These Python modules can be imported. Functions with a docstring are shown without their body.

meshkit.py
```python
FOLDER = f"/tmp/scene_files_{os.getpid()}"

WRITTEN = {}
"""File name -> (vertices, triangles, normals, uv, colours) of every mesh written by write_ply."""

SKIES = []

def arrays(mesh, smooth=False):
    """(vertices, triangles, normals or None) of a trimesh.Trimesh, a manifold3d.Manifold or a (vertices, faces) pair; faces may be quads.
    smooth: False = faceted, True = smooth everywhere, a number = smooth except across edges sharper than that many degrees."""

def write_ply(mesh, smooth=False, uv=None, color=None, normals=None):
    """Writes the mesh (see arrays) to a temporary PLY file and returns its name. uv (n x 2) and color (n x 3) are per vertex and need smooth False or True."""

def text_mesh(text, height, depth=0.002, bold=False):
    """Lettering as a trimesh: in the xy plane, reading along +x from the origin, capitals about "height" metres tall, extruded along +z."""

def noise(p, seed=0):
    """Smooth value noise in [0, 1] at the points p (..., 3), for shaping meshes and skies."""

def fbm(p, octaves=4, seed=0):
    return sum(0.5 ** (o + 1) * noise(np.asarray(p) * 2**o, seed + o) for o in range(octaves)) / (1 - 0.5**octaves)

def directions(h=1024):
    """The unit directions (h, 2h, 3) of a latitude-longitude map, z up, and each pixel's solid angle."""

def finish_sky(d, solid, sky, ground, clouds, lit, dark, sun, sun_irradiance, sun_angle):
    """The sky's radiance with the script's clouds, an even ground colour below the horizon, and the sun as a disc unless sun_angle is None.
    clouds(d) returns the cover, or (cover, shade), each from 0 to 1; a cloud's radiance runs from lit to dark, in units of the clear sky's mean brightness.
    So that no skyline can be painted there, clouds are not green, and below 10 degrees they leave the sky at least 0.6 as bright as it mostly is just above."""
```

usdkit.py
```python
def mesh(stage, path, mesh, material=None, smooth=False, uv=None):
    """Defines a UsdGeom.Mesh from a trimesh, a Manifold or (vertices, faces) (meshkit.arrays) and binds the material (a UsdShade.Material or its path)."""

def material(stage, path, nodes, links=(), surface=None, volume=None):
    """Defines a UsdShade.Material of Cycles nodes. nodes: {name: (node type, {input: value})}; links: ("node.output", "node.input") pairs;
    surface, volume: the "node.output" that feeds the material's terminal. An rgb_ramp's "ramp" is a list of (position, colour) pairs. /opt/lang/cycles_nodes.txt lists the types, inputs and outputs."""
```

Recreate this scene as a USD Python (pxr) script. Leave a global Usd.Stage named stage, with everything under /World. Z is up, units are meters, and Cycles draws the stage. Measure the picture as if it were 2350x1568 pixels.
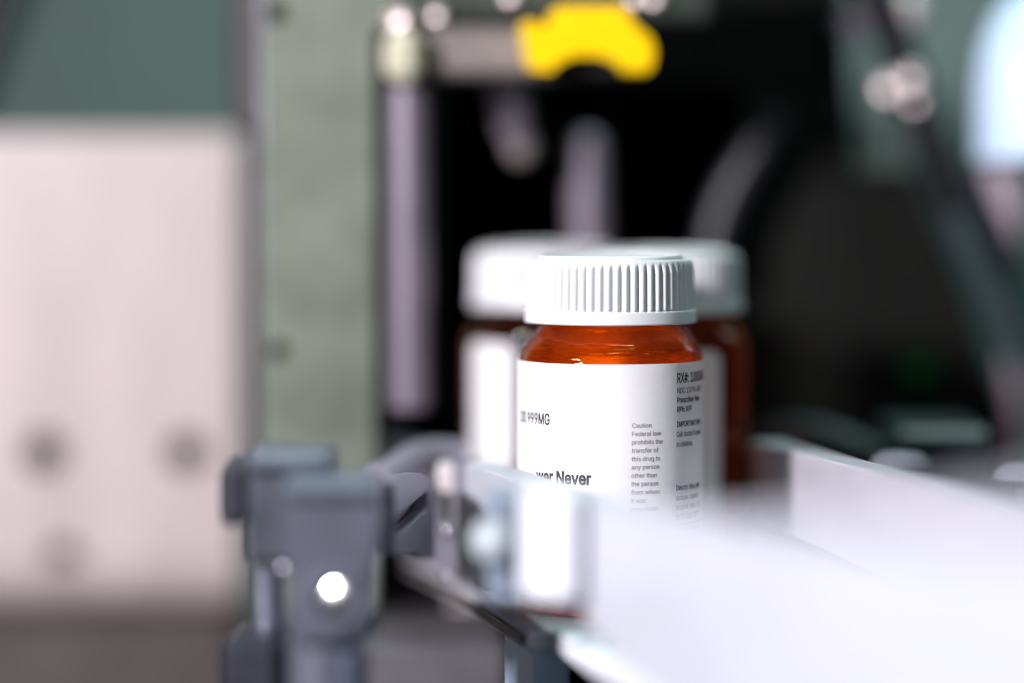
import math, random
import numpy as np
import trimesh
import usdkit, meshkit
from pxr import Usd, UsdGeom, UsdLux, UsdShade, Gf, Sdf
from shapely.geometry import Polygon, Point, box as sbox
from shapely import affinity

random.seed(7)
stage = Usd.Stage.CreateInMemory()
UsdGeom.SetStageUpAxis(stage, 'Z')
UsdGeom.SetStageMetersPerUnit(stage, 1.0)
UsdGeom.Xform.Define(stage, '/World')

# ------------------------------------------------------------------ camera
CAM_H, CAM_Y, PITCH, F = 0.1147, -0.80, math.radians(3.06), 6800.0   # F: focal length in pixels of a 2350 px wide picture
cam = UsdGeom.Camera.Define(stage, '/World/camera')
cam.AddTranslateOp().Set(Gf.Vec3d(0, CAM_Y, CAM_H))
cam.AddRotateXOp().Set(90 - math.degrees(PITCH))
cam.CreateHorizontalApertureAttr(36.0)
cam.CreateVerticalApertureAttr(36.0 * 683 / 1024)
cam.CreateFocalLengthAttr(36.0 * F / 2350)
cam.CreateFStopAttr(1.65)
cam.CreateFocusDistanceAttr(0.782)
cam.CreateClippingRangeAttr((0.05, 100.0))
cam.CreateExposureAttr(0.0)


def at(px, py, Y):
    """The point of the vertical plane y = Y that is seen at a pixel of the 2350 x 1568 photograph."""
    r, u = (px - 1175) / F, (784 - py) / F
    dy, dz = math.cos(PITCH) + u * math.sin(PITCH), -math.sin(PITCH) + u * math.cos(PITCH)
    t = (Y - CAM_Y) / dy
    return np.array([r * t, Y, CAM_H + dz * t])


# ------------------------------------------------------------------ materials
def linear(c):
    return tuple(((v / 255) / 12.92 if v / 255 <= 0.04045 else ((v / 255 + 0.055) / 1.055) ** 2.4) for v in c)


def mat(name, color, rough=0.5, metal=0.0, vary=0.12, scale=60.0, bump=0.0, spec=0.5, stretch=(1, 1, 1), extra=None):
    """A principled surface whose colour and gloss wander with noise in object space."""
    lo, hi = [max(0, v * (1 - vary)) for v in color], [min(1, v * (1 + vary)) for v in color]
    n = {"g": ("geometry", {}), "m": ("mapping", {"scale": stretch}),
         "n": ("noise_texture", {"scale": scale, "detail": 5.0, "roughness": 0.6}),
         "r": ("rgb_ramp", {"ramp": [(0.25, lo), (0.75, hi)]}),
         "mr": ("map_range", {"from_min": 0.2, "from_max": 0.8, "to_min": max(0.02, rough * 0.8), "to_max": min(1, rough * 1.2)}),
         "p": ("principled_bsdf", {"metallic": metal, "specular_ior_level": spec, **(extra or {})})}
    l = [("g.position", "m.vector"), ("m.vector", "n.vector"), ("n.fac", "r.fac"), ("r.color", "p.base_color"), ("n.fac", "mr.value"), ("mr.result", "p.roughness")]
    if bump:
        n["b"] = ("bump", {"strength": 0.4, "distance": bump})
        l += [("n.fac", "b.height"), ("b.normal", "p.normal")]
    return usdkit.material(stage, '/World/Looks/' + name, n, l, surface="p.BSDF")


M = {}
M['cap'] = mat('cap_plastic', (0.60, 0.60, 0.62), 0.38, vary=0.02, scale=300, extra={"subsurface_weight": 0.0})
M['paper'] = usdkit.material(stage, '/World/Looks/label_paper', {
    "g": ("geometry", {}), "n": ("noise_texture", {"scale": 700.0, "detail": 4.0}), "w": ("noise_texture", {"scale": 60.0, "detail": 2.0}),
    "r": ("rgb_ramp", {"ramp": [(0.3, (0.78, 0.77, 0.79)), (0.7, (0.81, 0.80, 0.82))]}),
    "b": ("bump", {"strength": 0.5, "distance": 0.00003}), "b2": ("bump", {"strength": 0.35, "distance": 0.0006}),
    "p": ("principled_bsdf", {"roughness": 0.5}), "t": ("translucent_bsdf", {"color": (0.8, 0.78, 0.78)}), "x": ("mix_closure", {"fac": 0.20})},
    [("g.position", "n.vector"), ("g.position", "w.vector"), ("n.fac", "r.fac"), ("r.color", "p.base_color"), ("n.fac", "b.height"), ("w.fac", "b2.height"), ("b2.normal", "b.normal"), ("b.normal", "p.normal"),
     ("p.BSDF", "x.closure1"), ("t.BSDF", "x.closure2")], surface="x.closure")
M['ink'] = mat('ink_black', (0.018, 0.014, 0.026), 0.6, vary=0.1, scale=4000)
M['ink_grey'] = mat('ink_grey', (0.20, 0.17, 0.23), 0.6, vary=0.1, scale=4000)
M['ink_pale'] = mat('ink_pale', (0.42, 0.40, 0.44), 0.6, vary=0.1, scale=4000)
M['amber'] = usdkit.material(stage, '/World/Looks/amber_plastic', {
    "g": ("geometry", {}), "m": ("mapping", {"scale": (1, 1, 4.0)}),
    "n": ("noise_texture", {"scale": 55.0, "detail": 2.5}), "b": ("bump", {"strength": 0.7, "distance": 0.001}),
    "p": ("principled_bsdf", {"base_color": (0.98, 0.38, 0.02), "roughness": 0.02, "ior": 1.5, "transmission_weight": 1.0}),
    "t": ("transparent_bsdf", {"color": (0.98, 0.42, 0.03)}), "x": ("mix_closure", {"fac": 0.22})},
    [("g.position", "m.vector"), ("m.vector", "n.vector"), ("n.fac", "b.height"), ("b.normal", "p.normal"), ("p.BSDF", "x.closure1"), ("t.BSDF", "x.closure2")], surface="x.closure")
M['rail'] = mat('white_rail_plastic', (0.41, 0.42, 0.475), 0.42, vary=0.06, scale=45, stretch=(0.5, 0.5, 2))
M['block'] = mat('white_block_plastic', (0.64, 0.65, 0.70), 0.4, vary=0.05)
M['belt'] = mat('belt_grey', (0.60, 0.60, 0.65), 0.35, vary=0.05, scale=120)
M['frame'] = mat('frame_pale', (0.55, 0.50, 0.50), 0.4, vary=0.15, scale=50)
M['brown'] = mat('frame_brown', (0.058, 0.044, 0.043), 0.5, vary=0.2)
M['cast'] = mat('cast_metal', (0.20, 0.21, 0.27), 0.36, metal=0.75, vary=0.12, scale=40, bump=0.0001)
M['dim_rail'] = mat('dim_rail_metal', (0.24, 0.225, 0.285), 0.4, metal=0.3, vary=0.15, scale=60)  # dimmer tone for the far stretch of the near rail
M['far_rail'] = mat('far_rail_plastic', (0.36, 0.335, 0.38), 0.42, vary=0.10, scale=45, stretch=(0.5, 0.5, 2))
M['disc'] = mat('pale_disc_metal', (0.26, 0.29, 0.32), 0.5, vary=0.05)
M['blue_metal'] = mat('blue_grey_metal', (0.22, 0.26, 0.34), 0.4, metal=0.3, vary=0.1)
M['cast_dark'] = mat('cast_metal_dark', (0.085, 0.092, 0.115), 0.42, metal=0.6, vary=0.2, scale=70)
M['arm'] = mat('arm_metal', (0.25, 0.23, 0.29), 0.40, metal=0.35, vary=0.15, scale=40)
M['dark_cast'] = mat('dark_metal', (0.018, 0.020, 0.028), 0.45, vary=0.2)
M['steel'] = mat('bright_steel', (0.80, 0.80, 0.84), 0.16, metal=1.0, vary=0.05)
M['steel_dim'] = mat('satin_steel', (0.50, 0.50, 0.56), 0.34, metal=1.0, vary=0.05)
M['clip'] = mat('clip_metal', (0.60, 0.50, 0.50), 0.42, metal=0.6, vary=0.05)
M['rod'] = mat('rod_steel', (0.155, 0.13, 0.165), 0.45, metal=0.3, vary=0.1, scale=30)
M['beige'] = mat('pink_beige_plate', (0.43, 0.36, 0.36), 0.5, vary=0.17, scale=30, stretch=(1.4, 1, 0.5))
M['sage'] = mat('sage_paint', (0.116, 0.134, 0.104), 0.5, vary=0.32, scale=34)
M['olive'] = mat('olive_black_paint', (0.0042, 0.0042, 0.0032), 0.6, vary=0.3, spec=0.2, scale=12)
M['black'] = mat('unlit_black', (0.004, 0.004, 0.0055), 0.8, vary=0.2, spec=0.1)  # near-black colour puts the dark of unlit gaps and hollows into the surface
M['rubber'] = mat('black_rubber', (0.006, 0.006, 0.008), 0.45, vary=0.2, spec=0.25)
M['teal'] = mat('teal_sleeve', (0.016, 0.030, 0.036), 0.5, vary=0.2)
M['side'] = mat('shaded_side_grey', (0.032, 0.028, 0.028), 0.5, vary=0.2)  # kept dark for the shaded side face of the sage post
M['cream'] = mat('cream_plastic', (0.46, 0.44, 0.33), 0.5, vary=0.1)
M['taupe'] = mat('taupe_metal', (0.17, 0.145, 0.14), 0.5, vary=0.1)
M['yellow'] = mat('yellow_plastic', (0.84, 0.52, 0.0), 0.4, vary=0.04, spec=0.2)
M['wall'] = mat('green_grey_wall', (0.105, 0.16, 0.14), 0.6, vary=0.35, scale=9)
M['backdrop'] = mat('lit_wall_green', (0.13, 0.195, 0.18), 0.55, vary=0.15, scale=12)
M['ice'] = mat('ice_blue_plastic', (0.52, 0.66, 0.84), 0.35, vary=0.04, scale=20)
M['mauve'] = mat('mauve_plastic', (0.52, 0.42, 0.49), 0.5, vary=0.1)
M['dark_green'] = mat('dark_green_paint', (0.022, 0.030, 0.024), 0.5, vary=0.3)
M['knob'] = mat('matte_knob_grey', (0.10, 0.098, 0.12), 0.7, vary=0.15, spec=0.3)
M['ledge'] = mat('teal_grey_ledge', (0.030, 0.045, 0.048), 0.45, vary=0.2)
M['dim_sage'] = mat('dim_sage_paint', (0.055, 0.078, 0.068), 0.5, vary=0.1)
M['hose'] = mat('grey_hose', (0.013, 0.012, 0.015), 0.45, vary=0.15)
M['bed'] = mat('machine_bed_grey', (0.045, 0.04, 0.042), 0.55, vary=0.2, scale=20)
M['beam'] = mat('beam_grey', (0.085, 0.08, 0.095), 0.5, vary=0.15)
M['green_led'] = usdkit.material(stage, '/World/Looks/green_lamp', {"e": ("emission", {"color": (0.05, 0.6, 0.15), "strength": 0.03})}, [], surface="e.emission")

# ------------------------------------------------------------------ lamps of the hall
def rect(name, pos, target, size, intensity, color):
    l = UsdLux.RectLight.Define(stage, '/World/' + name)
    d = Gf.Vec3d(*[float(b - a) for a, b in zip(pos, target)]).GetNormalized()
    up = Gf.Vec3d(0, 0, 1) if abs(d[2]) < 0.95 else Gf.Vec3d(0, 1, 0)
    z = -d; x = Gf.Cross(up, z).GetNormalized(); y = Gf.Cross(z, x)
    l.AddTransformOp().Set(Gf.Matrix4d(x[0], x[1], x[2], 0, y[0], y[1], y[2], 0, z[0], z[1], z[2], 0, pos[0], pos[1], pos[2], 1))
    l.CreateWidthAttr(size[0]); l.CreateHeightAttr(size[1]); l.CreateIntensityAttr(intensity); l.CreateColorAttr(Gf.Vec3f(*color))
    return l


rect('key_lamp', (-0.50, -0.56, 0.33), (0.02, 0.0, 0.06), (0.11, 0.11), 375, (0.99, 0.955, 1.0))
rect('ceiling_lamp', (0.25, 0.25, 1.5), (0.05, 0.1, 0.0), (0.5, 1.1), 12.0, (0.68, 1.0, 0.95))
rect('strip_lamp', (0.10, -0.75, 1.0), (0.03, 0.0, 0.06), (0.22, 0.03), 26, (1.0, 0.97, 0.92))
rect('strip_lamp_side', (0.55, -0.35, 0.75), (0.03, 0.0, 0.06), (0.10, 0.04), 12, (0.85, 1.0, 0.97))
dome = UsdLux.DomeLight.Define(stage, '/World/room_light')
dm = usdkit.material(stage, '/World/Looks/room_glow', {"b": ("background_shader", {"color": (0.80, 0.90, 1.0), "strength": 0.04})}, [], surface="b.background")
UsdShade.MaterialBindingAPI.Apply(dome.GetPrim()).Bind(dm)

# ------------------------------------------------------------------ helpers
used = {}


def numbered(parent, name):
    k = used.get((parent, name), 0)
    used[(parent, name)] = k + 1
    return f'{parent}/{name}' + (f'_{k:03d}' if k else '')


def tag(p, label=None, cat=None, group=None, kind=None):
    p = p.GetPrim() if hasattr(p, 'GetPrim') else p
    for k, v in (('label', label), ('category', cat), ('group', group), ('kind', kind)):
        if v:
            p.SetCustomDataByKey(k, v)
    return p


def thing(name, label, cat, loc=(0, 0, 0), rotz=0.0, group=None):
    x = UsdGeom.Xform.Define(stage, numbered('/World', name))
    x.AddTranslateOp().Set(Gf.Vec3d(*map(float, loc)))
    if rotz:
        x.AddRotateZOp().Set(rotz)
    tag(x, label, cat, group)
    ORIGIN[str(x.GetPath())] = np.array(loc, float)
    return x


ORIGIN = {}


def obj(name, mesh, m, parent=None, smooth=False, label=None, local=False):
    """One Mesh prim. Under a thing the mesh is given in world coordinates unless local."""
    base = str(parent.GetPath()) if parent else '/World'
    mesh = mesh.copy()
    root = '/'.join(base.split('/')[:3])
    if parent and not local and root in ORIGIN:
        mesh.apply_translation(-ORIGIN[root])
    g = usdkit.mesh(stage, numbered(base, name), mesh, M[m] if isinstance(m, str) else m, smooth=smooth)
    if label:
        tag(g, label)
    return g


def cbox(lo, hi, c=0.001):
    """A box with chamfered edges."""
    lo, hi = np.minimum(lo, hi).astype(float), np.maximum(lo, hi).astype(float)
    ctr, h = (lo + hi) / 2, (hi - lo) / 2
    c = min(c, h.min() * 0.6)
    pts = []
    for s in np.ndindex(2, 2, 2):
        sg = np.array(s) * 2 - 1
        for k in range(3):
            e = h - c; e = e.copy(); e[k] = h[k]
            pts.append(ctr + sg * e)
    return trimesh.convex.convex_hull(np.array(pts))


def pbox(x0, x1, y0, y1, Y, depth, c=0.001):
    """A box whose front face, on the plane y = Y, spans the pixels x0..x1, y0..y1 of the photograph; it goes back by depth."""
    a, b = at(x0, y1, Y), at(x1, y0, Y)
    return cbox((a[0], Y, a[2]), (b[0], Y + depth, b[2]), c)


def rev(profile, n=64):
    """A solid of revolution about z from (r, z) pairs, wound outwards from bottom to top."""
    return trimesh.creation.revolve(np.array(profile, float), sections=n)


def lathe(profile, p, axis=(0, 0, 1), n=48):
    m = rev(profile, n)
    m.apply_transform(trimesh.geometry.align_vectors([0, 0, 1], axis))
    m.apply_translation(p)
    return m


def rod(p, q, r, n=32, cap=0.12):
    p, q = np.array(p, float), np.array(q, float)
    h = np.linalg.norm(q - p); c = min(r * cap, h * .3)
    return lathe([(0, 0), (r - c, 0), (r, c), (r, h - c), (r - c, h), (0, h)], p, (q - p) / h, n)


def capsule(p, q, r0, r1=None):
    r1 = r1 or r0
    s = trimesh.creation.icosphere(3, 1.0)
    return trimesh.convex.convex_hull(np.vstack([s.vertices * r0 + p, s.vertices * r1 + q]))


def dome_head(p, axis, r, h=0.4):
    """A round screw head: short cylinder with a domed top."""
    prof = [(0, 0), (r, 0), (r, r * 0.25)] + [(r * math.cos(a), r * 0.25 + r * h * math.sin(a)) for a in np.linspace(0.1, math.pi / 2, 9)[:-1]] + [(0, r * (0.25 + h))]
    return lathe(prof, p, axis, 40)


def tube(points, radius, n=20, sub=8):
    from scipy.interpolate import CubicSpline
    pts = np.array(points, float)
    t = np.r_[0, np.cumsum(np.linalg.norm(np.diff(pts, axis=0), axis=1))]
    c = CubicSpline(t, pts)(np.linspace(0, t[-1], (len(pts) - 1) * sub + 1))
    tan = np.gradient(c, axis=0); tan /= np.linalg.norm(tan, axis=1)[:, None]
    up = np.array([0, 1.0, 0.05])
    a = np.cross(tan, up); a /= np.linalg.norm(a, axis=1)[:, None]
    b = np.cross(tan, a)
    ang = np.arange(n) * 2 * math.pi / n
    v = (c[:, None] + radius * (np.cos(ang)[None, :, None] * a[:, None] + np.sin(ang)[None, :, None] * b[:, None])).reshape(-1, 3)
    f = []
    for i in range(len(c) - 1):
        for j in range(n):
            k = (j + 1) % n
            f += [(i * n + j, i * n + k, (i + 1) * n + k), (i * n + j, (i + 1) * n + k, (i + 1) * n + j)]
    e = len(v); v = np.vstack([v, c[0], c[-1]])
    for j in range(n):
        k = (j + 1) % n
        f += [(e, k, j), (e + 1, (len(c) - 1) * n + j, (len(c) - 1) * n + k)]
    m = trimesh.Trimesh(v, f, process=False); m.fix_normals()
    return m


def plate(poly, Y, depth):
    """A shapely polygon in (x, z) stood up on the plane y = Y and going back by depth."""
    m = trimesh.creation.extrude_polygon(poly, depth, engine='earcut')
    v = m.vertices.copy()
    m.vertices = np.stack([v[:, 0], Y + v[:, 2], v[:, 1]], 1)
    m.fix_normals()
    return m


def poly_px(pts, Y):
    return Polygon([(at(x, y, Y)[0], at(x, y, Y)[2]) for x, y in pts])


# ------------------------------------------------------------------ conveyor frame of reference
ANG = math.radians(13.0)
U, N = np.array([-math.sin(ANG), math.cos(ANG), 0]), np.array([math.cos(ANG), math.sin(ANG), 0])   # U runs away from the camera, N to the right
O = np.array([0.0006, 0.0, 0.0])


def conv(t, n, z):
    return O + U * t + N * n + np.array([0, 0, z])


def conv_prism(tz, n0, n1, bevel=0.0):
    """A polygon in (t, z) made into a bar that fills n0..n1 across the conveyor."""
    p = Polygon(tz)
    def solid(poly, a, b):
        m = trimesh.creation.extrude_polygon(poly, b - a, engine='earcut')
        v = m.vertices.copy()
        m.vertices = O + v[:, :1] * U + (a + v[:, 2:3]) * N + v[:, 1:2] * np.array([0, 0, 1.0])
        m.fix_normals()
        return m
    if not bevel:
        return solid(p, n0, n1)
    a = solid(p.buffer(-bevel, join_style='mitre'), n0, n1)
    b = solid(p, n0 + bevel, n1 - bevel)
    return trimesh.convex.convex_hull(np.vstack([a.vertices, b.vertices])) if len(tz) == 4 else trimesh.util.concatenate([a, b])


# ------------------------------------------------------------------ setting
bed = cbox((-1.2, -0.30, -0.26), (1.4, 1.2, -0.20), 0.004)
tag(obj('machine_bed', bed, 'bed'), kind='structure', label='dark grey machine bed under the conveyor')
wall = cbox((-1.4, 1.20, -0.26), (1.6, 1.26, 1.3), 0.002)
tag(obj('back_wall', wall, 'wall'), kind='structure', label='dull green grey wall far behind the machine')

# ------------------------------------------------------------------ bottles
R = 0.0250
Z_CAP_TOP, Z_CAP_BOT, Z_LAB_TOP, Z_LAB_BOT = 0.0953, 0.0772, 0.0672, 0.0075


def body_mesh():
    out = [(0, 0.0012), (0.019, 0.0012), (0.0212, 0.0)]
    out += [(R - 0.0035 + 0.0035 * math.sin(a), 0.0035 - 0.0035 * math.cos(a)) for a in np.linspace(0, math.pi / 2, 9)]
    # shoulder, wound up to the neck as seen in outline
    sh = [(R, 0.0668), (0.02475, 0.0683), (0.0242, 0.0698), (0.0232, 0.0713), (0.0216, 0.0731), (0.0199, 0.0748), (0.0188, 0.0758), (0.0181, 0.0768), (0.0177, 0.0780)]
    from scipy.interpolate import CubicSpline
    s = np.linspace(0, 1, len(sh)); c = CubicSpline(s, np.array(sh))(np.linspace(0, 1, 33))
    out += [tuple(x) for x in c]
    out += [(0.0180, 0.07835), (0.0184, 0.0786), (0.0184, 0.0792), (0.0177, 0.0796), (0.0177, 0.0905)]
    inner = [(0.0165, 0.0905), (0.0165, 0.0775)]
    d = np.gradient(c, axis=0); nrm = np.stack([d[:, 1], -d[:, 0]], 1); nrm /= np.linalg.norm(nrm, axis=1)[:, None]
    ic = (c - nrm * 0.0012)[::-1]
    inner += [tuple(x) for x in ic[2:]]
    inner += [(R - 0.0012, 0.006), (R - 0.0022, 0.0035), (R - 0.0042, 0.0026), (0, 0.0028)]
    return rev(out + inner, 128)


def cap_mesh():
    """Screw cap: 60 ribs under a rounded shoulder, a smooth band below, a raised rim on the top."""
    n, ribs = 1200, 60
    ang = np.arange(n) * 2 * math.pi / n
    ph = (ang * ribs / (2 * math.pi)) % 1.0
    rib = np.where(ph < 0.80, np.sin(np.pi * np.clip(ph / 0.80, 0, 1)) ** 0.55, 0.0)     # rounded rib, flat groove
    zb, zt = Z_CAP_BOT, Z_CAP_TOP
    rows = [(0.0190, zb, 0), (0.0229, zb, 0), (0.02325, zb + 0.0003, 0), (0.02330, zb + 0.0006, 0), (0.02315, zb + 0.0030, 0), (0.0230, zb + 0.0034, 0),
            (0.02180, zb + 0.0037, 0.6), (0.02175, zb + 0.0043, 1), (0.02160, zb + 0.0142, 1), (0.02165, zb + 0.0150, 0.75), (0.0220, zb + 0.0157, 0.25),
            (0.02200, zb + 0.0163, 0), (0.0217, zb + 0.0168, 0), (0.0210, zb + 0.01705, 0), (0.0196, zb + 0.0171, 0), (0.0194, zb + 0.0178, 0), (0.0189, zb + 0.0181, 0), (0.0182, zb + 0.0180, 0), (0.0178, zb + 0.0175, 0), (0.0, zb + 0.0174, 0)]
    v = []
    for r, z, k in rows[:-1]:
        rr = r + 0.00100 * k * rib
        v.append(np.stack([rr * np.cos(ang), rr * np.sin(ang), np.full(n, z)], 1))
    v = np.vstack(v + [np.array([[0, 0, rows[-1][1]]])])
    j = np.arange(n); k = (j + 1) % n
    f = []
    for i in range(len(rows) - 2):
        a, b, c, d = i * n + j, i * n + k, (i + 1) * n + k, (i + 1) * n + j
        f += [np.stack([a, b, c], 1), np.stack([a, c, d], 1)]
    i = len(rows) - 2
    f.append(np.stack([i * n + j, i * n + k, np.full(n, len(v) - 1)], 1))
    return trimesh.Trimesh(v, np.vstack(f), process=False)


def label_mesh(a0, a1, r=R + 0.00006, corner=0.0035):
    """A paper label wrapped round the body from angle a0 to a1 (degrees, 0 faces the camera, positive to the right), round cornered."""
    s0, s1 = math.radians(a0) * r, math.radians(a1) * r
    p = sbox(s0, Z_LAB_BOT, s1, Z_LAB_TOP).buffer(-corner).buffer(corner, quad_segs=8)
    parts = []
    for k in range(int((a1 - a0) / 2.5) + 1):
        q = p.intersection(sbox(s0 + math.radians(2.5) * r * k, -1, s0 + math.radians(2.5) * r * (k + 1), 1))
        if q.area < 1e-10:
            continue
        vv, ff = trimesh.creation.triangulate_polygon(q, engine='earcut')
        parts.append(trimesh.Trimesh(np.c_[vv, np.zeros(len(vv))], ff, process=False))
    m = trimesh.util.concatenate(parts)
    return wrap(m, r)


def wrap(m, r):
    v = np.array(m.vertices); th = v[:, 0] / r
    rr = r + v[:, 2]
    m = trimesh.Trimesh(np.stack([rr * np.sin(th), -rr * np.cos(th), v[:, 1]], 1), m.faces, process=True)
    return m


BODY, CAP = body_mesh(), cap_mesh()


def bottle(loc, turn, label, a0, a1):
    t = thing('pill_bottle', label, 'pill bottle', loc, turn)
    obj('body', BODY, 'amber', t, smooth=40, local=True)
    obj('cap', CAP, 'cap', t, smooth=35, local=True)
    lb = obj('label', label_mesh(a0, a1), 'paper', t, smooth=True, local=True)
    return t, lb


B1 = np.array([0.0266, 0.0, 0.0])
b1, lab1 = bottle(B1, 0, 'sharp amber pill bottle with ribbed white cap and printed prescription label, in front', -165, 140)
bottle((0.0440, 0.062, 0), 0, 'blurred amber pill bottle behind the sharp one, its red side showing to the right', -150, 38)
bottle((0.0108, 0.101, 0), 0, 'most blurred amber pill bottle, left of the sharp bottle, white cap glaring in the light', -66, -24)

# printed lettering on the front label, wrapped round the same cylinder
def theta(px):
    return math.asin(max(-1, min(1, (px - 1404) / 216.0)))


def print_line(text, px, py, height, width=None, kx=0.80, ink='ink', bold=False, end=False):
    """Lettering with its left end (or right end) at pixel px and capitals centred on pixel py."""
    m = meshkit.text_mesh(text, height, 0.00003, bold)
    v = np.array(m.vertices)
    w = v[:, 0].max() - v[:, 0].min()
    k = width / w if width else kx
    v[:, 0] = (v[:, 0] - v[:, 0].min()) * k
    th = theta(px); s = th * R
    if end:
        s -= w * k
    z = at(px, py, -R * math.cos(th))[2]
    rr = R + 0.00010
    v[:, 0] = s / R * rr + v[:, 0]; v[:, 1] += z - height / 2
    m = trimesh.Trimesh(v, m.faces, process=False)
    obj('printed_line', wrap(m, rr), ink, lab1, local=True)


print_line('DS 999MG', 1261, 963, 0.00285, kx=0.70, bold=True, end=True)
print_line('wer Never', 1355, 1099, 0.0031, kx=0.84, bold=2, end=True)
for i, s in enumerate(['Caution', 'Federal law', 'prohibits the', 'transfer of', 'this drug to', 'any person', 'other than', 'the person', 'from whom', 'it was', 'prescribed.']):
    print_line(s, 1446.5 - 0.25 * i, 977 + 19.15 * i, 0.00118, kx=0.95, ink='ink_grey')
print_line('RX#: 10003491', 1551, 868, 0.00255, kx=0.66, bold=True)
print_line('NDC 13790-0077', 1551, 897, 0.00150, kx=0.76)
print_line('Prescriber: Mee', 1551, 918.5, 0.00140, kx=0.82, bold=True)
print_line('RPh: KFF', 1551, 940, 0.00140, kx=0.82, bold=True)
print_line('IMPORTANT INFO', 1550.5, 974, 0.00140, kx=0.76, bold=True)
print_line('Call doctor if unwell', 1550, 997, 0.00138, kx=0.74)
print_line('in children.', 1550, 1020, 0.00138, kx=0.76)
print_line('Descrp: blue, pink', 1549.5, 1120, 0.00138, kx=0.76, bold=True)
print_line('opaque, capsule', 1549, 1143, 0.00138, kx=0.76)
print_line('shaped, side 1: L0', 1549, 1165.5, 0.00138, kx=0.76)
print_line('2577 L060 2577', 1548.5, 1188, 0.00138, kx=0.76)
print_line('Amazon Pharmacy', 1548, 1219, 0.00130, kx=0.78, ink='ink_pale')
print_line('5 Apollo Lane', 1548, 1239, 0.00130, kx=0.78, ink='ink_pale')
th0 = theta(1549); zr = at(1549, 1206, -0.018)[2]
rule = trimesh.util.concatenate([trimesh.creation.box((math.radians(3) * R, 0.00010, 0.00003), transform=trimesh.transformations.translation_matrix((th0 * R + math.radians(3) * R * (k + .5), zr, 0))) for k in range(14)])
obj('printed_rule', wrap(rule, R + 0.00011), 'ink', lab1, local=True)

# ------------------------------------------------------------------ conveyor
cv = thing('conveyor', 'pale conveyor carrying the amber bottles between two white guide rails', 'conveyor', conv(0, 0.04, -0.02))
obj('belt', conv_prism([(-0.050, -0.004), (0.42, -0.004), (0.42, 0.0), (-0.050, 0.0)], -0.0082, 0.100), 'belt', cv)
obj('belt', conv_prism([(-0.72, -0.004), (-0.0502, -0.004), (-0.0502, 0.0), (-0.72, 0.0)], 0.0042, 0.100), 'belt', cv)
obj('side_frame', conv_prism([(-0.049, -0.0030), (0.42, -0.0030), (0.42, -0.0004), (-0.049, -0.0004)], -0.0096, -0.0084, 0.0003), 'brown', cv)
obj('side_frame', conv_prism([(-0.72, -0.014), (0.42, -0.014), (0.42, -0.001), (-0.72, -0.001)], 0.1002, 0.108, 0.0006), 'frame', cv)
obj('side_profile', conv_prism([(-0.72, -0.0045), (-0.0505, -0.0045), (-0.0505, 0.0012), (-0.72, 0.0012)], -0.0020, 0.0040, 0.0008), 'block', cv)
obj('gap_shade', cbox((-0.052, 0.120, -0.198), (-0.0405, 0.135, 0.010), 0.001), 'black', cv)  # black box added to darken the gap under the arms
for t0 in (-0.30, -0.16, -0.048):
    obj('support_post', conv_prism([(t0, -0.199), (t0 + 0.034, -0.199), (t0 + 0.034, -0.0047), (t0, -0.0047)], -0.0060, 0.0035, 0.001), 'ice', cv)

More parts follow.
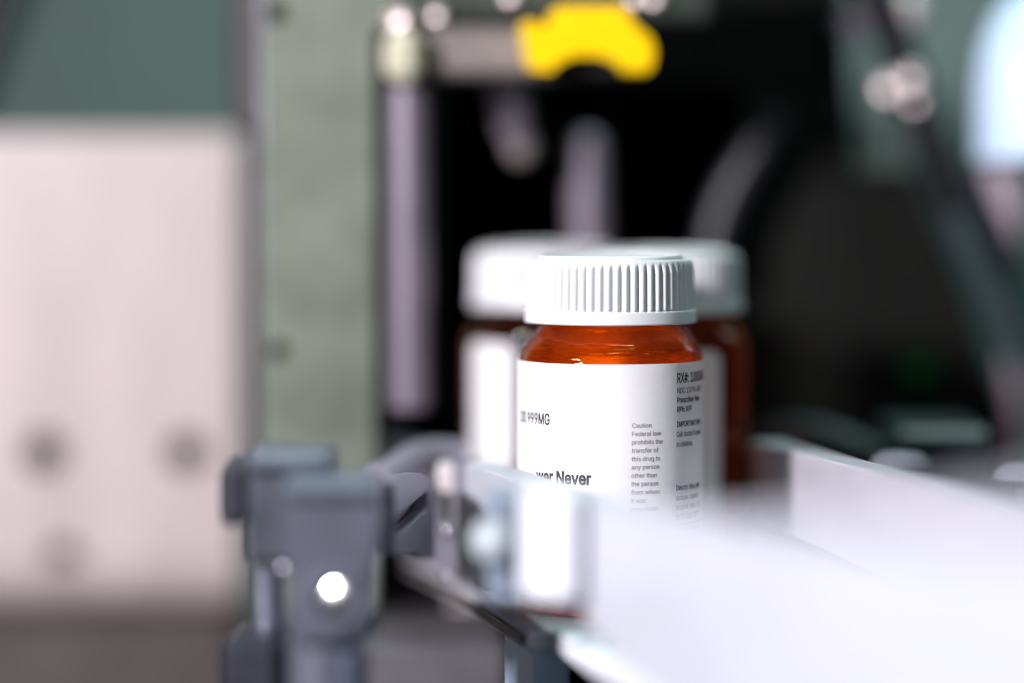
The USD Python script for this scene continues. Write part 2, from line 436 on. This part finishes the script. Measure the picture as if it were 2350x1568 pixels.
# near and far guide rails: thick white bars whose tops climb a little towards the camera
nr = thing('guide_rail', 'white guide rail in front of the bottles, blurring to a white glare at the right', 'guide rail', conv(-0.2, -0.005, 0.0))
top = lambda t: 0.0381 - (0.036 * t if t > 0 else 0.012 * t - 0.155 * t * t)
bot = lambda t: float(np.interp(t, [-0.62, -0.16, -0.10, 0.0, 0.04, 0.155], [0.002, 0.004, 0.0140, 0.0047, 0.0012, 0.0012]))
ts = np.linspace(-0.62, 0.155, 48)
obj('rail_bar', conv_prism([(t, bot(t)) for t in ts if t < 0.02] + [(0.02, bot(0.02)), (0.02, top(0.02))] + [(t, top(t)) for t in ts[::-1] if t < 0.02], -0.0095, 0.0, 0.0008), 'rail', nr, smooth=20)

obj('shaded_rail_end', conv_prism([(0.0204, 0.0026), (0.155, 0.0012), (0.155, 0.0322), (0.0204, 0.0368)], -0.0092, -0.0003, 0.0012), 'dim_rail', nr)  # rail carries on here in a darker tone, its dimness put into the colour
fr = thing('guide_rail', 'white guide rail at the right, behind the bottles, with a crisp cut end', 'guide rail', conv(0.04, 0.09, 0.0))
tf = lambda t: 0.0405 - 0.01 * min(t, 0)
obj('rail_bar', conv_prism([(-0.62, 0.0163), (0.034, 0.0163), (0.034, tf(0.034)), (-0.62, tf(-0.62))], 0.0780, 0.0875, 0.0005), 'far_rail', fr, smooth=20)

# dark guide that carries on behind the cut end of the far rail
dg = thing('dark_guide', 'dark brown guide strip behind the cut end of the right rail', 'guide', conv(0.15, 0.09, 0.0))
obj('guide_bar', conv_prism([(0.046, 0.012), (0.40, 0.012), (0.40, 0.036), (0.046, 0.036)], 0.0835, 0.0900, 0.0006), 'brown', dg)

# ------------------------------------------------------------------ bracket block on the near rail
mb = thing('rail_bracket', 'bright white block bracket bolted to the front rail below the label', 'bracket', at(1270, 1390, -0.05))
blk = pbox(1200, 1340, 1130, 1388, -0.118, 0.010, 0.002)
pv = blk.bounds.mean(0)
blk.apply_transform(trimesh.transformations.rotation_matrix(-0.35, [0, 0, 1], pv))
obj('block', blk, 'block', mb)
obj('side_plate', pbox(1118, 1196, 1125, 1392, -0.098, 0.012, 0.002), 'blue_metal', mb)
obj('bolt', dome_head(at(1128, 1240, -0.1005), (-0.35, -1, 0.25), 0.0050, 0.3), 'disc', mb, smooth=40)

# ------------------------------------------------------------------ clamp on its post, left foreground
Yc = -0.105
cl = thing('rail_clamp', 'grey cast clamp on a round post with a shiny screw, left foreground', 'clamp', at(755, 1568, Yc))
body = plate(poly_px([(640, 1132), (655, 1108), (858, 1106), (872, 1130), (868, 1210), (852, 1330), (846, 1470), (664, 1470), (660, 1330), (648, 1210)], Yc).buffer(-0.0012).buffer(0.0012), Yc, 0.024)
obj('clamp_head', body, 'cast', cl, smooth=25)
obj('head_cap', pbox(646, 866, 1104, 1150, Yc - 0.003, 0.029, 0.0042), 'cast', cl)
a, b = at(753, 1471, Yc + 0.012), at(753, 2300, Yc + 0.012)
obj('post', rod(a, (a[0], a[1], -0.199), 0.0098), 'cast', cl, smooth=40)
s = at(775, 1378, Yc)
obj('screw_collar', lathe([(0.0045, 0), (0.0078, 0), (0.0078, 0.0022), (0.0072, 0.0028), (0.0052, 0.0028), (0.0045, 0.0020)], s, (0, -1, 0), 48), 'cast', cl, smooth=30)
obj('screw', dome_head(s + np.array([0, 0.0005, 0]), (-0.30, -1, 0.14), 0.0056, 0.25), 'steel', cl, smooth=40)
obj('rear_block', pbox(568, 762, 1052, 1300, -0.085, 0.030, 0.002), 'cast_dark', cl)
obj('rear_cap', pbox(564, 758, 1043, 1082, -0.088, 0.034, 0.0035), 'cast', cl)
obj('end_stop', pbox(509, 567, 1068, 1208, -0.083, 0.026, 0.0015), 'dark_cast', cl)
obj('set_screw', dome_head(at(648, 1301, -0.086), (-0.3, -1, 0.3), 0.0006, 0.6), 'arm', cl, smooth=40)
g = at(616, 1300, -0.068)
obj('guide_rod', rod((g[0], g[1], g[2] - 0.0005), (g[0], g[1], at(616, 1464, -0.068)[2]), 0.0036), 'cast', cl, smooth=40)
obj('lower_collar', pbox(508, 652, 1462, 1720, -0.085, 0.030, 0.003), 'dark_cast', cl)

# ------------------------------------------------------------------ arms from the clamp to the rail
ar = thing('clamp_arm', 'lavender grey curved metal arm between the clamp and the front rail', 'arm', at(1000, 1290, 0.03))
obj('upper_arm', tube([at(868, 1105, 0.02), at(925, 1072, 0.035), at(990, 1046, 0.05), at(1060, 1052, 0.055)], 0.0050), 'arm', ar, smooth=40)
# a plate with a slot that reaches back from the clamp to the rail
pa, pb = at(868, 1180, -0.060), at(965, 1180, 0.015)
dvec = np.array([pb[0] - pa[0], pb[1] - pa[1], 0]); dl = np.linalg.norm(dvec); dvec /= dl
zt0, zb0, zt1, zb1 = at(868, 1090, -0.06)[2], at(868, 1272, -0.06)[2], at(965, 1096, 0.015)[2], at(965, 1285, 0.015)[2]
sp = Polygon([(0, zb0), (dl * .5, zb0 * .55 + zb1 * .45 + .001), (dl, zb1), (dl, zt1), (dl * .6, zt1 * .6 + zt0 * .4 + .001), (0, zt0)]).buffer(-0.002).buffer(0.002)
sb2 = sp.buffer(-0.002)
s0, s1 = at(868, 1232, -0.06)[2], at(868, 1200, -0.06)[2]
sp = sp.difference(Polygon([(0.004, s0), (dl * 0.8, s0 + 0.001), (dl * 0.8, s1 + .001), (0.004, s1)]).buffer(0.001))
am = trimesh.creation.extrude_polygon(sp, 0.004, engine='earcut'); av = am.vertices.copy()
am.vertices = pa * [1, 1, 0] + av[:, :1] * dvec + av[:, 2:3] * np.array([dvec[1], -dvec[0], 0]) + av[:, 1:2] * np.array([0, 0, 1.0])
am.fix_normals()
obj('slotted_plate', am, 'arm', ar)
am2 = trimesh.creation.extrude_polygon(sb2, 0.0015, engine='earcut'); av = am2.vertices.copy()
am2.vertices = pa * [1, 1, 0] + av[:, :1] * dvec + (av[:, 2:3] - 0.0022) * np.array([dvec[1], -dvec[0], 0]) + av[:, 1:2] * np.array([0, 0, 1.0])
am2.fix_normals()
obj('slot_shade', trimesh.Trimesh(np.array(am2.vertices), am2.faces), 'dark_cast', ar)  # dark sheet added so the slot reads as a shaded opening
obj('nut', pbox(1002, 1050, 1066, 1135, 0.035, 0.01, 0.001), 'frame', ar)
obj('bolt', dome_head(at(1022, 1217, 0.030), -N + np.array([0.1, -0.2, 0.2]), 0.0020), 'steel', ar, smooth=40)
obj('bolt', dome_head(at(1022, 1320, 0.030), -N + np.array([0.1, -0.2, 0.2]), 0.0018), 'steel_dim', ar, smooth=40)
obj('pivot', rod(at(1078, 1058, 0.045), at(1078, 1110, 0.045), 0.0038), 'dark_cast', ar, smooth=40)

# ------------------------------------------------------------------ beam below, left of the conveyor
bm = thing('cross_beam', 'grey cross beam low between the clamp post and the conveyor', 'beam', at(1010, 1568, 0.06))
obj('beam', pbox(700, 1168, 1482, 1800, 0.055, 0.10, 0.002), 'beam', bm)
obj('top_plate', pbox(860, 1150, 1425, 1480, 0.075, 0.09, 0.001), 'bed', bm)
obj('spacer', pbox(1030, 1120, 1390, 1424, 0.10, 0.03, 0.002), 'frame', bm)

# ------------------------------------------------------------------ left plates
Yp = 0.20
hp = [(102, 1040, 46), (428, 1040, 44), (146, 1282, 40)]
pl = poly_px([(-260, 306), (545, 306), (545, 1296), (-260, 1296)], Yp)
for x, y, r in hp:
    c = at(x, y, Yp)
    pl = pl.difference(Point(c[0], c[2]).buffer(r * (Yp + 0.8) / F, quad_segs=12))
bp = thing('machine_panel', 'pinkish beige machine panel with three round holes, at the left', 'panel', at(200, 1400, Yp))
obj('plate', plate(pl, Yp, 0.012), 'beige', bp)
for x, y, r in hp:
    c = at(x, y, Yp + 0.013)
    obj('hole_shade', rod(c, c + np.array([0, 0.006, 0]), (r + 6) * (Yp + 0.8) / F), 'black', bp, smooth=30)  # black discs paint the dark inside the holes
e0, e1 = at(-260, 1296, Yp), at(545, 1296, Yp)
qa = np.linspace(0, math.pi / 2, 10); rb_ = 0.0175
prof = Polygon([(Yp + rb_ - rb_ * math.cos(a), e0[2] - 0.0004 - rb_ * math.sin(a)) for a in qa] + [(Yp + rb_, e0[2] - 0.0004)])
bend = trimesh.creation.extrude_polygon(prof, e1[0] - e0[0], engine='earcut'); bv = bend.vertices.copy()
bend.vertices = np.stack([e0[0] + bv[:, 2], bv[:, 0], bv[:, 1]], 1); bend.fix_normals()
obj('added_bend', bend, 'beige', bp, smooth=30)  # bend added so the panel foot falls gradually into shade
obj('panel_shade', pbox(-300, 562, 1412, 1900, 0.205, 0.05, 0.004), 'brown', bp)  # dark brown strip stands in for the shadow low on the panel
bar = thing('dark_strap', 'black slanting bar cutting the top left corner', 'bar', at(-60, 200, 0.28))
obj('bar', tube([at(-125, 330, 0.27), at(-52, 130, 0.27), at(52, -150, 0.27)], 0.0095), 'rubber', bar, smooth=40)

# ------------------------------------------------------------------ portal: sage post, cross bar, dark housing
Ys = 0.09
po = thing('portal_post', 'pale sage green upright plate with two dark bolt holes, left of the tunnel', 'post', at(727, 1100, Ys))
pp = poly_px([(606, -200), (905, -200), (905, 62), (858, 66), (858, 1400), (606, 1400)], Ys)
for x, y, r in ((637, 805, 22), (632, 28, 24)):
    c = at(x, y, Ys)
    pp = pp.difference(Point(c[0], c[2]).buffer(r * (Ys + 0.8) / F, quad_segs=12))
obj('plate', plate(pp, Ys, 0.010), 'sage', po)
obj('shaded_side', pbox(530, 845, -260, 300, Ys + 0.0125, 0.02, 0.002), 'side', po)  # dark plates stand in for the post's side face in shade
obj('shaded_side', pbox(572, 845, 303, 1300, Ys + 0.0125, 0.02, 0.002), 'side', po)
obj('edge_strip', cbox(at(598, 1300, Ys) + np.array([0, 0.001, 0]), at(603, -200, Ys) + np.array([0, 0.009, 0]), 0.0003), 'steel_dim', po)

cb = thing('cross_bar', 'taupe metal cross bar with a cream end block, over the tunnel mouth', 'cross bar', at(1075, 170, 0.15))
obj('bar', pbox(968, 1300, 62, 172, 0.0895, 0.03, 0.002), 'taupe', cb)
obj('end_block', pbox(880, 966, 70, 188, 0.078, 0.011, 0.003), 'cream', cb)
obj('bolt', dome_head(at(918, 46, 0.0895), (-0.45, -1, 0.3), 0.0042), 'clip', cb, smooth=40)
for x, y in ((1002, 36), (1172, -8), (1458, -4), (1502, -2)):
    obj('bolt', dome_head(at(x, y, 0.0895), (-0.35, -1, 0.25), 0.0026), 'clip', cb, smooth=40)
obj('upper_bar', pbox(908, 1640, -160, 46, 0.0905, 0.02, 0.002), 'dark_green', cb)

Yh = 0.17
hs = poly_px([(1180, -160), (1935, -160), (1962, 388), (2108, 400), (2225, 690), (2335, 1010), (2380, 1400), (1180, 1400)], Yh)
hole = poly_px([(872, 182), (1715, 182), (1715, 1150), (872, 1150)], Yh).buffer(-0.008).buffer(0.008, quad_segs=10)
hole = hole.union(poly_px([(872, 182), (1400, 182), (1400, 1150), (872, 1150)], Yh))
hs = hs.difference(hole).difference(poly_px([(1170, 1000), (1790, 1000), (1790, 1500), (1170, 1500)], Yh))
ho = thing('dark_housing', 'large olive black machine housing round the right of the tunnel mouth', 'housing', at(1950, 1000, Yh))
obj('face', plate(hs, Yh, 0.012), 'olive', ho)
tn = thing('tunnel', 'empty tunnel the bottles come out of, its inner dark painted black', 'tunnel', at(1300, 1000, 0.5))  # walls coloured near black in place of shadow inside
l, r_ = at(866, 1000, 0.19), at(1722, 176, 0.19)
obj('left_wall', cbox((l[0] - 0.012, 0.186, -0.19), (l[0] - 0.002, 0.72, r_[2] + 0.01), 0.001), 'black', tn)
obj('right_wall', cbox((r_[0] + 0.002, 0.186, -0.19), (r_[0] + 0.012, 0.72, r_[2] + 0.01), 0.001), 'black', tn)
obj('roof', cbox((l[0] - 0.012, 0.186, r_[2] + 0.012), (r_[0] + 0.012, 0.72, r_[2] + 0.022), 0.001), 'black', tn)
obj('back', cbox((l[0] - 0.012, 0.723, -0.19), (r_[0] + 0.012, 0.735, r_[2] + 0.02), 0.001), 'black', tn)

# inside the tunnel
rb = thing('tunnel_rod', 'tall lavender round bar at the left edge of the tunnel mouth', 'rod', at(938, 930, 0.165))
c0, c1 = at(938, 940, 0.098), at(938, 196, 0.098)
obj('bar', rod((c0[0], c0[1], c0[2]), (c0[0], c0[1], c1[2]), 0.0066), 'rod', rb, smooth=40)
obj('blue_strip', cbox(at(986, 950, 0.175), at(998, 214, 0.175) + np.array([0, 0.006, 0]), 0.0004), 'teal', rb)
obj('brown_strip', cbox(at(868, 950, 0.175), at(884, 214, 0.175) + np.array([0, 0.006, 0]), 0.0004), 'brown', rb)
pr = thing('plunger_rod', 'lavender upright rod with a rounded top in the middle of the black tunnel', 'rod', at(1356, 700, 0.28))
q0, q1 = at(1360, 900, 0.15), at(1348, 345, 0.15)
obj('shaft', capsule(q0, q1, 0.0068, 0.0062), 'rod', pr, smooth=40)
st = thing('short_lever', 'short slanting lavender lever hanging at the top of the tunnel', 'lever', at(1180, 350, 0.26))
obj('arm', capsule(at(1157, 165, 0.121), at(1180, 290, 0.125), 0.0058, 0.0058), 'rod', st, smooth=40)
obj('tip', capsule(at(1192, 328, 0.127), at(1197, 342, 0.127), 0.0048), 'taupe', st, smooth=40)
hz = thing('grey_hose', 'dim grey hose curving inside the right of the tunnel', 'hose', at(1640, 560, 0.155))
obj('hose', tube([at(1640, 640, 0.155), at(1648, 520, 0.155), at(1690, 420, 0.155), at(1750, 320, 0.155), at(1775, 240, 0.155)], 0.0058), 'hose', hz, smooth=40)

# yellow part over the tunnel mouth
yk = thing('yellow_knob', 'bright yellow lobed plastic knob above the tunnel mouth', 'knob', at(1345, 170, 0.12))
yp = poly_px([(1186, 60), (1196, 40), (1228, 42), (1246, 52), (1258, 22), (1280, 6), (1430, 6), (1450, 24), (1462, 52), (1498, 80), (1510, 116), (1504, 156), (1488, 172), (1425, 172), (1412, 152), (1372, 136), (1320, 136), (1284, 152), (1272, 172), (1208, 168), (1196, 130)], 0.072)
obj('knob', plate(yp.buffer(-0.0022).buffer(0.0020).buffer(-0.0008), 0.072, 0.016), 'yellow', yk, smooth=25)
obj('notch', pbox(1270, 1428, 128, 176, 0.0805, 0.006, 0.001), 'olive', yk)

# ------------------------------------------------------------------ right side: hose, container and so on
dh = thing('black_hose', 'thick black hose slanting down the right side of the machine', 'hose', at(2130, 280, 0.20))
obj('hose', tube([at(1985, -90, 0.152), at(2050, 90, 0.152), at(2115, 270, 0.152), at(2200, 490, 0.152)], 0.0060), 'rubber', dh, smooth=40)
obj('sleeve', tube([at(2196, 482, 0.152), at(2245, 590, 0.152), at(2310, 720, 0.152), at(2420, 940, 0.152)], 0.0066), 'teal', dh, smooth=40)
for x, y, rr in ((2040, 205, 0.0042), (2092, 182, 0.0036), (2102, 236, 0.0026)):
    obj('clip_screw', dome_head(at(x, y, 0.1455), (-0.35, -1, 0.25), rr), 'clip', dh, smooth=40)
ft = thing('hose_fitting', 'pale lavender and white pair of knobs at the top of the black hose', 'fitting', at(2010, 40, 0.22))
obj('knob', dome_head(at(1962, 52, 0.155), (-0.3, -1, 0.3), 0.0062), 'rod', ft, smooth=40)
obj('knob', dome_head(at(2078, 24, 0.155), (-0.3, -1, 0.3), 0.0062), 'clip', ft, smooth=40)
obj('mount', pbox(1930, 2096, 22, 72, 0.1585, 0.011, 0.001), 'rubber', ft)
sq = thing('sage_plate', 'small faded green plate beside the hose clips', 'plate', at(2040, 390, 0.25))
obj('plate', pbox(1985, 2098, 262, 395, 0.163, 0.006, 0.001), 'dim_sage', sq)
ib = thing('blue_container', 'pale ice blue rounded container at the right edge', 'container', at(2395, 372, 0.22))
ctr = at(2395, 372, 0.14); k = (0.14 + 0.8) / F
obj('shell', lathe([(0, 0), (150 * k, 0), (156 * k, 6 * k), (156 * k, 170 * k), (146 * k, 255 * k), (118 * k, 330 * k), (70 * k, 385 * k), (0, 405 * k)], ctr, n=64), 'ice', ib, smooth=50)
mp = thing('mauve_stand', 'mauve pink upright stand under the ice blue container', 'stand', at(2290, 700, 0.24))
obj('stand', plate(poly_px([(2188, 384), (2332, 384), (2350, 1150), (2338, 1150), (2300, 700), (2222, 480)], 0.161), 0.161, 0.008), 'mauve', mp)
gc = thing('added_backdrop', 'added lighter green cabinet panel behind the black hose, top right', 'backdrop', at(2300, 420, 0.5))  # panel added nearer the lamp to brighten the wall green at the right
obj('panel', pbox(1960, 2900, -300, 460, 0.50, 0.03, 0.003), 'backdrop', gc)
ld = thing('indicator_lamp', 'faint green indicator lamp on the dark housing', 'lamp', at(2110, 840, 0.165))
obj('lens', dome_head(at(2110, 840, 0.168), (0, -1, 0), 0.0045), 'green_led', ld, smooth=40)
obj('bezel', lathe([(0.0047, 0), (0.0065, 0), (0.0065, 0.002), (0.0047, 0.002)], at(2110, 840, 0.168), (0, -1, 0)), 'rubber', ld, smooth=30)
lg = thing('sensor_box', 'dark teal grey flat box behind the right rail', 'box', at(2160, 1040, 0.06))
obj('lid', pbox(2055, 2275, 986, 1030, 0.07, 0.05, 0.002), 'ledge', lg)
obj('case', pbox(2075, 2255, 1031, 1090, 0.075, 0.04, 0.002), 'dark_cast', lg)
lg2 = thing('cable_duct', 'dim teal cable duct behind the cut end of the right rail', 'duct', at(1850, 1010, 0.10))
obj('duct', tube([at(1770, 1010, 0.12), at(1850, 990, 0.11), at(1950, 1018, 0.10), at(2080, 1050, 0.08)], 0.0042), 'ledge', lg2, smooth=40)
for x, y, Yk, lab in ((2068, 1056, 0.01, 'grey rounded knob on the right rail, nearer the bottles'), (2352, 1085, 0.0, 'grey rounded knob on the right rail at the picture edge')):
    kn = thing('round_knob', lab, 'knob', at(x, y + 20, Yk))
    p = at(x, y + 22, Yk)
    obj('knob', lathe([(0, 0), (0.0075, 0), (0.0085, 0.001), (0.0080, 0.003), (0.0055, 0.0048), (0, 0.0055)], p, n=40), 'knob', kn, smooth=50)
    obj('stem', rod((p[0], p[1], p[2] - 0.012), (p[0], p[1], p[2] - 0.0002), 0.003), 'dark_cast', kn, smooth=40)
